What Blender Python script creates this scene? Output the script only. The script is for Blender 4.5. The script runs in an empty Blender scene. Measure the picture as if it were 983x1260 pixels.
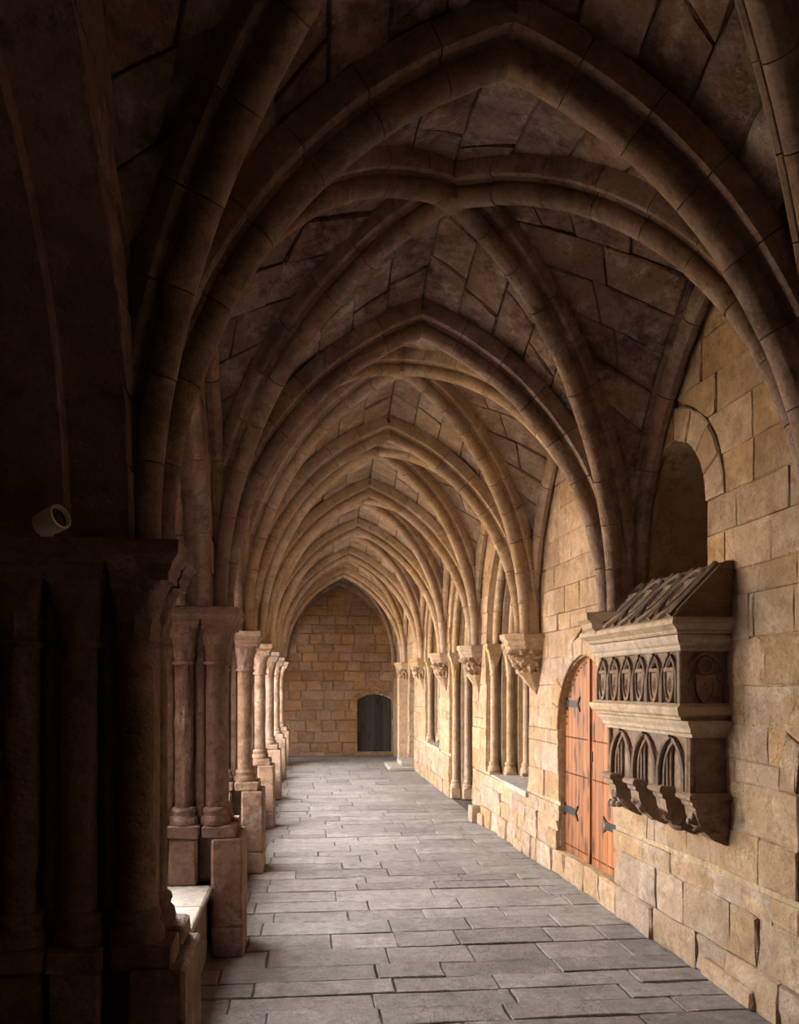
import bpy, math, random
from math import sin, cos, pi, sqrt, atan2, acos, radians, tan
from mathutils import Vector, noise, Matrix

S = bpy.context.scene
COL = S.collection
random.seed(7)
EYE = 2.10

# ------------------------------------------------------------------ camera
F_PX = 1050.0
cam_d = bpy.data.cameras.new('camera')
cam_d.sensor_fit = 'HORIZONTAL'
cam_d.sensor_width = 36.0
cam_d.lens = 36.0 * F_PX / 983.0
cam_d.shift_y = (843.0 - 630.0) / 1260.0 * (1260.0 / 983.0)
cam_d.clip_start = 0.05
cam_d.clip_end = 400
cam = bpy.data.objects.new('camera', cam_d)
COL.objects.link(cam)
cam.location = (0, 0, EYE)
cam.rotation_euler = (radians(90), 0, -radians(6.06))
S.camera = cam

# ------------------------------------------------------------------ light
S.view_settings.view_transform = 'Standard'
S.view_settings.look = 'None'
S.view_settings.gamma = 1
S.view_settings.use_curve_mapping = False
S.view_settings.exposure = 0.12
W = bpy.data.worlds.new('sky'); S.world = W
W.use_nodes = True
wn = W.node_tree; wn.nodes.clear()
wo = wn.nodes.new('ShaderNodeOutputWorld'); wb = wn.nodes.new('ShaderNodeBackground')
wb.inputs['Color'].default_value = (1.0, 0.955, 0.91, 1)
wb.inputs['Strength'].default_value = 17.5
wn.links.new(wb.outputs[0], wo.inputs[0])
sd = bpy.data.lights.new('sun', 'SUN'); sd.energy = 110; sd.angle = radians(1.0); sd.color = (1.0, 0.87, 0.70)
so = bpy.data.objects.new('sun', sd); COL.objects.link(so)
so.rotation_euler = Vector((-0.50, 0.45, -0.80)).to_track_quat('-Z', 'Y').to_euler()
so.location = (8, -8, 14)
try:
    S.cycles.max_bounces = 10; S.cycles.diffuse_bounces = 3; S.cycles.adaptive_threshold = 0.008
    S.cycles.use_denoising = True
    S.cycles.sample_clamp_indirect = 8
except Exception:
    pass

# ------------------------------------------------------------------ materials
def nodes(name):
    m = bpy.data.materials.new(name); m.use_nodes = True
    nt = m.node_tree; nt.nodes.clear()
    out = nt.nodes.new('ShaderNodeOutputMaterial'); b = nt.nodes.new('ShaderNodeBsdfPrincipled')
    nt.links.new(b.outputs[0], out.inputs[0])
    return m, nt, b

def stone_mat(name, base, dark, light=None, stain=0.0, lime=0.0, bump=0.35, rough=0.9, var=0.18, hue=0.5, scale=1.0, pits=0.5):
    m, nt, b = nodes(name)
    N = nt.nodes.new; L = nt.links.new
    geo = N('ShaderNodeNewGeometry'); oi = N('ShaderNodeObjectInfo')
    def nz(sc, det=5, rgh=0.6, vec=None):
        n = N('ShaderNodeTexNoise'); n.inputs['Scale'].default_value = sc * scale
        n.inputs['Detail'].default_value = det; n.inputs['Roughness'].default_value = rgh
        L(vec or geo.outputs['Position'], n.inputs['Vector']); return n.outputs['Fac']
    def ramp(x, a, bb):
        r = N('ShaderNodeMapRange'); r.inputs['From Min'].default_value = a; r.inputs['From Max'].default_value = bb
        L(x, r.inputs['Value']); return r.outputs[0]
    def mix(f, c1, c2, mode='MIX'):
        x = N('ShaderNodeMix'); x.data_type = 'RGBA'; x.blend_type = mode
        if isinstance(f, float): x.inputs[0].default_value = f
        else: L(f, x.inputs[0])
        for i, c in ((6, c1), (7, c2)):
            if isinstance(c, tuple): x.inputs[i].default_value = (*c, 1)
            else: L(c, x.inputs[i])
        return x.outputs[2]
    c = mix(ramp(nz(1.7), .35, .68), dark, base)
    if light: c = mix(ramp(nz(4.5, 6, .7), .52, .75), c, light)
    c = mix(ramp(nz(9, 6, .75), .36, .50), tuple(v * .72 for v in dark), c)
    c = mix(ramp(nz(38, 5, .75), .34, .56), tuple(v * .66 for v in base), c)
    if stain: 
        s_ = N('ShaderNodeMath'); s_.operation = 'MULTIPLY'; s_.inputs[1].default_value = stain
        L(ramp(nz(1.6, 12, .78), .50, .60), s_.inputs[0]); c = mix(s_.outputs[0], c, (0.035, 0.028, 0.024))
    if lime:
        s_ = N('ShaderNodeMath'); s_.operation = 'MULTIPLY'; s_.inputs[1].default_value = lime
        L(ramp(nz(2.3, 9, .78), .54, .64), s_.inputs[0]); c = mix(s_.outputs[0], c, (0.62, 0.56, 0.50))
    # each block a little different
    hs = N('ShaderNodeHueSaturation')
    v = N('ShaderNodeMapRange'); v.inputs['To Min'].default_value = 1 - var; v.inputs['To Max'].default_value = 1 + var
    L(oi.outputs['Random'], v.inputs['Value']); L(v.outputs[0], hs.inputs['Value'])
    wn_ = N('ShaderNodeTexWhiteNoise'); wn_.noise_dimensions = '1D'; L(oi.outputs['Random'], wn_.inputs['W'])
    h = N('ShaderNodeMapRange'); h.inputs['To Min'].default_value = .5 - .012 * hue * 2; h.inputs['To Max'].default_value = .5 + .004 * hue * 2
    L(wn_.outputs['Value'], h.inputs['Value']); L(h.outputs[0], hs.inputs['Hue'])
    sa = N('ShaderNodeMapRange'); sa.inputs['To Min'].default_value = .8; sa.inputs['To Max'].default_value = 1.15
    L(wn_.outputs['Value'], sa.inputs['Value']); L(sa.outputs[0], hs.inputs['Saturation'])
    L(c, hs.inputs['Color']); L(hs.outputs[0], b.inputs['Base Color'])
    b.inputs['Roughness'].default_value = rough
    b.inputs['Specular IOR Level'].default_value = 0.25
    # relief
    a = N('ShaderNodeMath'); a.operation = 'ADD'
    vo = N('ShaderNodeTexVoronoi'); vo.inputs['Scale'].default_value = 34 * scale; L(geo.outputs['Position'], vo.inputs['Vector'])
    pv = N('ShaderNodeMath'); pv.operation = 'MULTIPLY'; pv.inputs[1].default_value = pits
    L(ramp(vo.outputs['Distance'], 0.05, 0.4), pv.inputs[0])
    L(nz(11, 9, .72), a.inputs[0]); L(pv.outputs[0], a.inputs[1])
    bp = N('ShaderNodeBump'); bp.inputs['Strength'].default_value = bump; bp.inputs['Distance'].default_value = 0.03
    L(a.outputs[0], bp.inputs['Height']); L(bp.outputs[0], b.inputs['Normal'])
    return m

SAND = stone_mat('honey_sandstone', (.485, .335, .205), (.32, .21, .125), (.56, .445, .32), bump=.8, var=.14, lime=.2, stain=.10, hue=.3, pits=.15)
SANDJ = stone_mat('sandstone_mortar', (.46, .36, .25), (.30, .22, .14), (.54, .46, .36), bump=.6)
CARVE = stone_mat('carved_sandstone', (.49, .35, .215), (.37, .26, .155), (.56, .45, .32), bump=.3, var=.08, pits=.2)
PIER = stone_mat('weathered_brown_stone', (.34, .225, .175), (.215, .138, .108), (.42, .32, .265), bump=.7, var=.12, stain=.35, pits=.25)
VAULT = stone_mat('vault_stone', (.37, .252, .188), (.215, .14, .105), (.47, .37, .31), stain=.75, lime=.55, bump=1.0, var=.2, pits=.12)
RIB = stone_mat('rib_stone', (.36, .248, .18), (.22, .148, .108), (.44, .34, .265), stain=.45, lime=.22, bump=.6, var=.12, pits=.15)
VAULTL = stone_mat('pale_lit_vault_stone', (.47, .345, .245), (.32, .225, .155), (.56, .46, .36), stain=.35, lime=.5, bump=.9, var=.18, pits=.12)  # less stained copy of the web stone, far bays' brighter light put into its colour
RIBL = stone_mat('pale_lit_rib_stone', (.47, .34, .225), (.34, .24, .155), (.54, .43, .31), stain=.15, lime=.2, bump=.5, var=.10, pits=.15)  # rib stone for the far bays, lightened in colour as if better lit
FARW = stone_mat('ochre_block_stone', (.42, .26, .15), (.27, .16, .09), (.48, .33, .21), bump=.8, var=.18, pits=.2)
TOMB = stone_mat('brown_carved_limestone', (.27, .19, .135), (.18, .122, .086), (.34, .26, .195), bump=.2, var=.04, hue=.1, pits=.15)
TOMBP = stone_mat('pale_carved_limestone', (.50, .395, .29), (.40, .31, .225), (.58, .49, .38), bump=.15, var=.03, hue=.1, pits=.15)
FLAG = stone_mat('grey_paving_stone', (.315, .295, .285), (.22, .205, .20), (.405, .385, .37), bump=1.0, rough=.6, var=.20, hue=.5, lime=.15, stain=.25, pits=.15)
FLAGJ = stone_mat('paving_joint', (.15, .13, .11), (.09, .08, .07), bump=.5)
GRAVEL = stone_mat('garth_earth', (.44, .36, .26), (.34, .27, .19), bump=.6)
BENCH = stone_mat('worn_bench_stone', (.46, .42, .375), (.34, .295, .25), (.54, .50, .45), bump=.4, var=.10)

def wood_mat(name, base, dark, sc=1.0, rough=.55):
    m, nt, b = nodes(name); N = nt.nodes.new; L = nt.links.new
    geo = N('ShaderNodeNewGeometry'); oi = N('ShaderNodeObjectInfo')
    ad = N('ShaderNodeVectorMath'); ad.operation = 'ADD'
    cmb = N('ShaderNodeCombineXYZ'); mu = N('ShaderNodeMath'); mu.operation = 'MULTIPLY'; mu.inputs[1].default_value = 17
    L(oi.outputs['Random'], mu.inputs[0]); L(mu.outputs[0], cmb.inputs['Z'])
    L(geo.outputs['Position'], ad.inputs[0]); L(cmb.outputs[0], ad.inputs[1])
    mp = N('ShaderNodeMapping'); mp.inputs['Scale'].default_value = (22 * sc, 22 * sc, 1.1 * sc)
    L(ad.outputs[0], mp.inputs['Vector'])
    n = N('ShaderNodeTexNoise'); n.inputs['Scale'].default_value = 1.0; n.inputs['Detail'].default_value = 6; n.inputs['Distortion'].default_value = .6
    L(mp.outputs[0], n.inputs['Vector'])
    # knots
    mp2 = N('ShaderNodeMapping'); mp2.inputs['Scale'].default_value = (7, 7, 2.6); L(ad.outputs[0], mp2.inputs['Vector'])
    vo = N('ShaderNodeTexVoronoi'); vo.inputs['Scale'].default_value = 1.0; L(mp2.outputs[0], vo.inputs['Vector'])
    kr = N('ShaderNodeMapRange'); kr.inputs['From Min'].default_value = .20; kr.inputs['From Max'].default_value = .38
    L(vo.outputs['Distance'], kr.inputs['Value'])
    r = N('ShaderNodeMapRange'); r.inputs['From Min'].default_value = .35; r.inputs['From Max'].default_value = .65
    L(n.outputs['Fac'], r.inputs['Value'])
    x = N('ShaderNodeMix'); x.data_type = 'RGBA'; L(r.outputs[0], x.inputs[0])
    x.inputs[6].default_value = (*dark, 1); x.inputs[7].default_value = (*base, 1)
    y = N('ShaderNodeMix'); y.data_type = 'RGBA'; L(kr.outputs[0], y.inputs[0])
    y.inputs[6].default_value = (*tuple(v * .28 for v in dark), 1); L(x.outputs[2], y.inputs[7])
    hs = N('ShaderNodeHueSaturation'); v = N('ShaderNodeMapRange'); v.inputs['To Min'].default_value = .75; v.inputs['To Max'].default_value = 1.15
    L(oi.outputs['Random'], v.inputs['Value']); L(v.outputs[0], hs.inputs['Value']); L(y.outputs[2], hs.inputs['Color'])
    L(hs.outputs[0], b.inputs['Base Color']); b.inputs['Roughness'].default_value = rough
    bp = N('ShaderNodeBump'); bp.inputs['Strength'].default_value = .2; bp.inputs['Distance'].default_value = .01
    L(n.outputs['Fac'], bp.inputs['Height']); L(bp.outputs[0], b.inputs['Normal'])
    return m
WOOD = wood_mat('orange_pine', (.37, .128, .026), (.22, .064, .012))
DWOOD = wood_mat('old_dark_wood', (.050, .040, .030), (.025, .020, .016), rough=.7)
m_, nt_, b_ = nodes('black_iron'); IRON = m_
b_.inputs['Base Color'].default_value = (.03, .028, .027, 1); b_.inputs['Metallic'].default_value = .6; b_.inputs['Roughness'].default_value = .5
m_, nt_, b_ = nodes('cream_paint'); CREAM = m_
b_.inputs['Base Color'].default_value = (.82, .74, .62, 1); b_.inputs['Roughness'].default_value = .6
m_, nt_, b_ = nodes('black_glass'); LENS = m_
b_.inputs['Base Color'].default_value = (.02, .02, .02, 1); b_.inputs['Roughness'].default_value = .15

# ------------------------------------------------------------------ object helpers
def tag(o, label=None, cat=None, group=None, kind=None):
    if label: o['label'] = label
    if cat: o['category'] = cat
    if group: o['group'] = group
    if kind: o['kind'] = kind
    return o

def empty(name, loc, label=None, cat=None, group=None, kind=None):
    o = bpy.data.objects.new(name, None); COL.objects.link(o)
    o.location = loc; o.empty_display_size = .2
    return tag(o, label, cat, group, kind)

WORLD = {}
def mesh(name, verts, faces, mat, parent=None, smooth=False, kind=None, label=None):
    """verts are world coordinates; the origin goes to their middle"""
    n = len(verts)
    lo = [min(v[i] for v in verts) for i in range(3)]; hi = [max(v[i] for v in verts) for i in range(3)]
    c = Vector(((lo[0]+hi[0])/2, (lo[1]+hi[1])/2, (lo[2]+hi[2])/2))
    me = bpy.data.meshes.new(name)
    me.from_pydata([(v[0]-c[0], v[1]-c[1], v[2]-c[2]) for v in verts], [], faces)
    me.materials.append(mat)
    if smooth:
        me.shade_smooth(); me.set_sharp_from_angle(angle=radians(38))
    o = bpy.data.objects.new(name, me); COL.objects.link(o)
    if parent is not None:
        pw = WORLD.get(parent.name, Vector(parent.location))
        o.parent = parent; o.location = c - pw
    else:
        o.location = c
    WORLD[o.name] = c
    if kind: o['kind'] = kind
    if label: o['label'] = label
    return o

class MB:
    """gathers one mesh"""
    def __init__(s): s.v = []; s.f = []
    def add(s, v, f):
        b = len(s.v); s.v += [tuple(p) for p in v]; s.f += [tuple(i + b for i in q) for q in f]; return s
    def box(s, a, b):
        x0, y0, z0 = a; x1, y1, z1 = b
        return s.add([(x0,y0,z0),(x1,y0,z0),(x1,y1,z0),(x0,y1,z0),(x0,y0,z1),(x1,y0,z1),(x1,y1,z1),(x0,y1,z1)],
                     [(0,3,2,1),(4,5,6,7),(0,1,5,4),(1,2,6,5),(2,3,7,6),(3,0,4,7)])
    def build(s, name, mat, parent=None, **k): return mesh(name, s.v, s.f, mat, parent, **k)

def bevbox(a, b, r=.012, jit=0.0):
    """box with chamfered edges, slightly worn"""
    x0, y0, z0 = a; x1, y1, z1 = b
    v = []; idx = {}
    for ix, X in enumerate((x0, x1)):
        for iy, Y in enumerate((y0, y1)):
            for iz, Z in enumerate((z0, z1)):
                sx, sy, sz = (1-2*ix)*r, (1-2*iy)*r, (1-2*iz)*r
                for ax, p in enumerate(((X, Y+sy, Z+sz), (X+sx, Y, Z+sz), (X+sx, Y+sy, Z))):
                    idx[ix, iy, iz, ax] = len(v)
                    v.append(tuple(c + random.uniform(-jit, jit) for c in p))
    f = []
    g = lambda *k: idx[k]
    for i in (0, 1):
        q = [g(i,0,0,0), g(i,1,0,0), g(i,1,1,0), g(i,0,1,0)]; f.append(q if i else q[::-1])
        q = [g(0,i,0,1), g(1,i,0,1), g(1,i,1,1), g(0,i,1,1)]; f.append(q[::-1] if i else q)
        q = [g(0,0,i,2), g(1,0,i,2), g(1,1,i,2), g(0,1,i,2)]; f.append(q if i else q[::-1])
    for i in (0, 1):
        for j in (0, 1):
            f.append([g(i,j,0,0), g(i,j,0,1), g(i,j,1,1), g(i,j,1,0)])
            f.append([g(i,0,j,0), g(i,0,j,2), g(i,1,j,2), g(i,1,j,0)])
            f.append([g(0,i,j,1), g(0,i,j,2), g(1,i,j,2), g(1,i,j,1)])
            for k in (0, 1): f.append([g(i,j,k,0), g(i,j,k,1), g(i,j,k,2)])
    return v, [tuple(q) for q in f]

def block(name, a, b, mat, parent=None, r=.012, jit=.003, **k):
    v, f = bevbox(a, b, r, jit); return mesh(name, v, f, mat, parent, **k)

def stone(name, loop, nrm, mat, parent, proud=.02, depth=.05, gap=.005, cham=.013, jag=.004):
    """one block: outline (3-D, in order), face normal towards the viewer"""
    nrm = Vector(nrm).normalized()
    P = [Vector(p) for p in loop]; n = len(P)
    c = sum(P, Vector()) / n
    def inset(k, off, j):
        r = []
        for p in P:
            d = c - p; L = d.length or 1
            e = min(k * 1.35, L * .45)
            q = p + d / L * e + nrm * off
            if j: q = q + Vector((random.uniform(-j, j), random.uniform(-j, j), random.uniform(-j, j)))
            r.append(q)
        return r
    tilt = random.uniform(-.004, .004)
    v = inset(gap, -depth, 0) + inset(gap, proud - cham * .8, jag * .6) + inset(gap + cham, proud + tilt, jag)
    f = []
    for k in (0, n):
        for i in range(n):
            j = (i + 1) % n; f.append((k+i, k+j, k+n+j, k+n+i))
    f.append(tuple(range(2*n, 3*n)))
    # keep faces outward
    a = (v[2*n+1]-v[2*n]).cross(v[2*n+2]-v[2*n+1])
    if sum(((v[2*n+(i)]-c).cross(v[2*n+(i+1) % n]-c) for i in range(n)), Vector()).dot(nrm) < 0:
        f = [q[::-1] for q in f]
    return mesh(name, v, f, mat, parent)

def lathe(prof, c, seg=16, wob=0.0, axis=None):
    """prof: (radius, z) list; c: (x, y) centre"""
    v = []; f = []
    sd = random.uniform(0, 90)
    for i, (r, z) in enumerate(prof):
        for k in range(seg):
            a = 2*pi*k/seg
            rr = r
            if wob:
                q = Vector((cos(a)*1.3+sd, sin(a)*1.3, z*4.0+sd))
                rr = r * (1 - wob * max(0, noise.noise(q) + .1) - wob*.35*abs(noise.noise(q*4.1)))
            v.append((c[0]+rr*cos(a), c[1]+rr*sin(a), z))
    for i in range(len(prof)-1):
        for k in range(seg):
            j = (k+1) % seg; f.append((i*seg+k, i*seg+j, (i+1)*seg+j, (i+1)*seg+k))
    f.append(tuple(range(seg))[::-1]); f.append(tuple(range((len(prof)-1)*seg, len(prof)*seg)))
    return v, f

# ------------------------------------------------------------------ pointed arcs and sweeps
class Arc:
    """pointed arc with half span a and rise r over the springing"""
    def __init__(s, a, r):
        s.a, s.r = a, max(r, a*1.0001); s.R = (a*a + s.r*s.r)/(2*a); s.phi = acos(max(-1, min(1, (s.R-a)/s.R)))
        s.len = s.R*s.phi
    def z(s, x):
        x = min(abs(x), s.a); return sqrt(max(0, s.R**2 - (x + s.R - s.a)**2))
    def hw(s, z):
        if z <= 0: return s.a
        if z >= s.r: return 0.0
        return max(0.0, s.a - s.R + sqrt(s.R**2 - z*z))
    def pt(s, t):
        """t in 0..1 from springing to apex -> x, z, nx, nz (normal towards the centre of the curve)"""
        p = t*s.phi; return s.a-s.R+s.R*cos(p), s.R*sin(p), -cos(p), -sin(p)
    def spts(s, n):  # full arch left to right
        L = [s.pt(i/n) for i in range(n+1)]
        return [(-x, z, -nx, nz) for x, z, nx, nz in L] + [q for q in L[::-1][1:]]

def sweep(frames, prof):
    """frames: list of (P, lateral, inward); prof: (l, d) closed outline"""
    v = []; f = []; n = len(prof)
    for P, l, d in frames:
        for a, b in prof: v.append(P + l*a + d*b)
    for i in range(len(frames)-1):
        for k in range(n):
            j = (k+1) % n; f.append((i*n+k, i*n+j, (i+1)*n+j, (i+1)*n+k))
    f.append(tuple(range(n))[::-1]); f.append(tuple(range((len(frames)-1)*n, len(frames)*n)))
    return v, f

def roll_prof(w, d, r, shoulder=True):
    """rib section: shoulders at the web, hollow chamfers and a big roll below"""
    h = [(w/2, -.03), (w/2, d*.30), (w/2-.012, d*.40)]
    if shoulder: h += [(w/2-.035, d*.44), (r*1.02, d*.40)]
    h += [(r*.80, d*.50)]
    for k in range(0, 5):
        a = radians(-20 + 110*k/4); h.append((r*cos(a), d - r + r*sin(a)))
    return [(-x, y) for x, y in h] + [(x, y) for x, y in h[::-1][1:]]

def arch_voussoirs(parent, A, B, zs, rise, prof, mat, size=.42, t0=0.0, t1=1.0, name='voussoir', gap=.0035, sides=(0, 1), sub=3, off=0.0):
    """pointed arch from plan point A to plan point B, cut into stones; off lowers along the inward normal"""
    A = Vector((A[0], A[1], 0)); B = Vector((B[0], B[1], 0)); M = (A+B)/2; D = (B-A).normalized(); a = (B-A).length/2
    arc = Arc(a, rise); lat = D.cross(Vector((0, 0, 1)))
    nst = max(3, round(arc.len*(t1-t0)/size))
    for side in sides:
        sg = 1 if side else -1
        for i in range(nst):
            ta = t0 + (t1-t0)*i/nst + gap/arc.len; tb = t0 + (t1-t0)*(i+1)/nst - gap/arc.len
            if i == nst-1 and t1 == 1.0: tb = 1.0
            fr = []
            for k in range(sub+1):
                x, z, nx, nz = arc.pt(ta + (tb-ta)*k/sub)
                P = M + D*(sg*(x+nx*off)) + Vector((0, 0, zs+z+nz*off)); inn = D*(sg*nx) + Vector((0, 0, nz))
                fr.append((P, lat*sg, inn))
            jo = random.uniform(-.0035, .0035)
            fr = [(P + inn*jo, l, inn) for P, l, inn in fr]
            v, f = sweep(fr, prof)
            mesh(name, v, f, mat, parent, smooth=True)

# ------------------------------------------------------------------ wall helpers
def XR(y):
    return 2.86 - .03714*(min(max(y, 5.5), 12.5) - 5.5)
def RW(y, z, d=0.0): return (XR(y)+d, y, z)            # right wall, d into the wall
def LW(y, z, d=0.0): return (-.75-d, y, z)             # garth side wall

class Hole:
    def __init__(s, c, a, z0, zs, rise, ring=0.0, seg=False):
        s.c, s.a, s.z0, s.zs, s.rise, s.ring = c, a, z0, zs, rise, ring
        s.arc = Arc(a, rise) if not seg else None
        s.seg = seg
        s.arco = Arc(a+ring, rise+ring) if not seg else None
    def hw(s, z, outer=False):
        if z < s.z0 - 1e-6: return 0.0
        if s.seg:   # segmental arch
            R = (s.a**2 + s.rise**2)/(2*s.rise)
            dz = z - s.zs
            ro = s.ring if outer else 0
            if dz <= 1e-6: return s.a
            if dz >= s.rise+ro: return 0.0
            q = (R+ro)**2 - (dz + R - s.rise)**2
            return min(sqrt(max(q, 0)), s.a + ro)
        if outer and s.ring and z > s.zs + 1e-6: return s.arco.hw(z - s.zs)
        return s.arc.hw(z - s.zs)

def intervals(s0, s1, holes, z, outer=False):
    cuts = []
    for h in holes:
        w = h.hw(z, outer)
        if w > 0: cuts.append((h.c-w, h.c+w, h))
    cuts.sort(key=lambda q: q[0])
    return cuts

def plate(m, s0, s1, z0, z1, holes, d0, d1, step=.07, flip=False):
    """slab between depths d0 and d1 with arched holes through it"""
    zs = {z0, z1}
    z = z0
    while z < z1: zs.add(round(z, 4)); z += step
    for h in holes:
        for q in (h.z0, h.zs, h.zs+h.rise):
            if z0 < q < z1: zs.add(q)
    zs = sorted(zs); zz = [zs[0]]
    for q in zs[1:]:
        if q - zz[-1] > 1e-4: zz.append(q)
    b = MB()
    ys = [s0, s1]
    for za, zb in zip(zz, zz[1:]):
        zm = (za+zb)/2
        act = sorted([h for h in holes if h.hw(zm) > 0], key=lambda h: h.c)
        edges = [(lambda z: s0, False)]
        for h in act:
            edges.append((lambda z, h=h: h.c - h.hw(min(max(z, h.z0), h.zs+h.rise)), True))
            edges.append((lambda z, h=h: h.c + h.hw(min(max(z, h.z0), h.zs+h.rise)), True))
        edges.append((lambda z: s1, False))
        for k in range(0, len(edges), 2):
            (fa, ra), (fb, rb) = edges[k], edges[k+1]
            a0, a1, b0, b1 = fa(za), fa(zb), fb(za), fb(zb)
            if b0 - a0 < 1e-4 and b1 - a1 < 1e-4: continue
            # cut long spans so that the wall can follow its slight bend
            n = max(1, int((b0-a0)/1.5))
            for i in range(n):
                u, w = i/n, (i+1)/n
                A0, A1, B0, B1 = a0+(b0-a0)*u, a1+(b1-a1)*u, a0+(b0-a0)*w, a1+(b1-a1)*w
                b.add([m(A0, za, d0), m(B0, za, d0), m(B1, zb, d0), m(A1, zb, d0)], [(0, 1, 2, 3)])
                b.add([m(A0, za, d1), m(B0, za, d1), m(B1, zb, d1), m(A1, zb, d1)], [(3, 2, 1, 0)])
            b.add([m(a0, za, d0), m(a0, za, d1), m(a1, zb, d1), m(a1, zb, d0)], [(0, 1, 2, 3)])
            b.add([m(b0, za, d0), m(b0, za, d1), m(b1, zb, d1), m(b1, zb, d0)], [(3, 2, 1, 0)])
    for h in holes:   # sills and flat tops
        if h.z0 > z0: b.add([m(h.c-h.a, h.z0, d0), m(h.c+h.a, h.z0, d0), m(h.c+h.a, h.z0, d1), m(h.c-h.a, h.z0, d1)], [(0, 1, 2, 3)])
    for zq in (z0, z1):
        hs = sorted([h for h in holes if h.hw(zq) > 0], key=lambda h: h.c)
        e = [s0] + [q for h in hs for q in (h.c-h.hw(zq), h.c+h.hw(zq))] + [s1]
        for a_, c_ in zip(e[::2], e[1::2]):
            b.add([m(a_, zq, d0), m(c_, zq, d0), m(c_, zq, d1), m(a_, zq, d1)], [(0, 1, 2, 3)])
    return b

def rows_between(z0, z1, h, breaks, jit=.15):
    br = sorted({z0, z1, *[q for q in breaks if z0 + .03 < q < z1 - .03]})
    out = []
    for a, b in zip(br, br[1:]):
        n = max(1, round((b-a)/h)); cuts = [a + (b-a)*i/n + (random.uniform(-jit, jit)*h*.5 if 0 < i < n else 0) for i in range(n+1)]
        out += list(zip(cuts, cuts[1:]))
    return out

def masonry(m, nrm, parent, mat, s0, s1, z0, z1, holes, h=.28, w=(.38, .75), proud=(.0, .03), jag=.006, name='stone', zmax=None, limit=None, breaks=(), depth=.05, gap=.005, cham=.013):
    """courses of separate blocks around the holes"""
    allb = list(breaks)
    for hh in holes: allb += [hh.z0, hh.zs]
    n = 0
    for za, zb in rows_between(z0, z1, h, allb):
        zm = (za+zb)/2
        act = sorted([q for q in holes if q.hw(zm, True) > 0 or q.hw(za+.01, True) > 0], key=lambda q: q.c)
        E = [lambda z: s0]
        for q in act:
            E.append(lambda z, q=q: q.c - q.hw(z, True)); E.append(lambda z, q=q: q.c + q.hw(z, True))
        E.append(lambda z: s1)
        for k in range(0, len(E), 2):
            fa, fb = E[k], E[k+1]
            A, B = fa(zm), fb(zm)
            if B - A < .05: continue
            cuts = [A]; x = A + random.uniform(w[0]*.5, w[1])
            while x < B - w[0]*.6: cuts.append(x); x += random.uniform(*w)
            cuts.append(B)
            for i in range(len(cuts)-1):
                first, last = i == 0, i == len(cuts)-2
                sl, sr = random.uniform(-.008, .008), random.uniform(-.008, .008)
                L = (lambda z: fa(z)) if first else (lambda z, c=cuts[i]: c)
                R = (lambda z: fb(z)) if last else (lambda z, c=cuts[i+1]: c)
                zq = [za + .001, (za+zb)/2, zb - .001]
                left = [(L(z), z) for z in zq[::-1]]; right = [(R(z), z) for z in zq]
                # both edges in order, with a middle point top and bottom
                if any(r[0]-l[0] < .03 for r, l in zip(right, left[::-1])):
                    right = [(max(r[0], l[0]+.03), r[1]) for r, l in zip(right, left[::-1])]
                bot = ((left[-1][0]+right[0][0])/2, za + random.uniform(-jag, jag)); top = ((left[0][0]+right[-1][0])/2, zb + random.uniform(-jag, jag))
                lp = [left[-1], bot] + right + [top] + left[:-1]
                if zmax is not None:
                    lp2 = [(s_, min(z_, zmax(s_))) for s_, z_ in lp]
                    if max(q[1] for q in lp2) - min(q[1] for q in lp2) < .06: continue
                    if all(zmax(q[0]) < za + .05 for q in lp): continue
                    lp = lp2
                pr = random.uniform(*proud)
                stone(name, [m(s_, z_, 0) for s_, z_ in lp], nrm, mat, parent, proud=pr, depth=depth, jag=jag, gap=gap, cham=cham)
                n += 1
    return n

def ring_stones(m, nrm, parent, mat, h, n=5, name='voussoir', proud=.022):
    """voussoirs round the head of a hole"""
    if h.seg:
        R = (h.a**2+h.rise**2)/(2*h.rise); am = math.asin(h.a/R); N = 2*n
        P = lambda t, o: (h.c + (R+o)*sin(am*(2*t-1)), h.zs+h.rise-R + (R+o)*cos(am*(2*t-1)))
        for i in range(N):
            a, b = i/N, (i+1)/N
            lp = [P(a, 0), P((a+b)/2, 0), P(b, 0), P(b, h.ring), P((a+b)/2, h.ring), P(a, h.ring)]
            stone(name, [m(s, z, 0) for s, z in lp], nrm, mat, parent, proud=proud)
        return
    for sg in (-1, 1):
        for i in range(n):
            q = []
            for t in (i/n, (i+.5)/n, (i+1)/n):
                x, z, _, _ = h.arc.pt(t); q.append((h.c+sg*x, h.zs+z))
            o = []
            for t in ((i+1)/n, (i+.5)/n, i/n):
                x, z, _, _ = h.arco.pt(t); o.append((h.c+sg*x, h.zs+z))
            stone(name, [m(s, z, 0) for s, z in q+o], nrm, mat, parent, proud=proud)

# ------------------------------------------------------------------ plan of the gallery
ARCH = [.9, 3.9, 6.95, 9.9, 12.9, 16.0, 19.3, 22.6]     # transverse arches
ENDY = 25.5
SPR = 2.70
PF = [3.60, 6.65, 9.60, 12.60, 15.70, 19.0, 22.3]        # near faces of the garth piers

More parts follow.
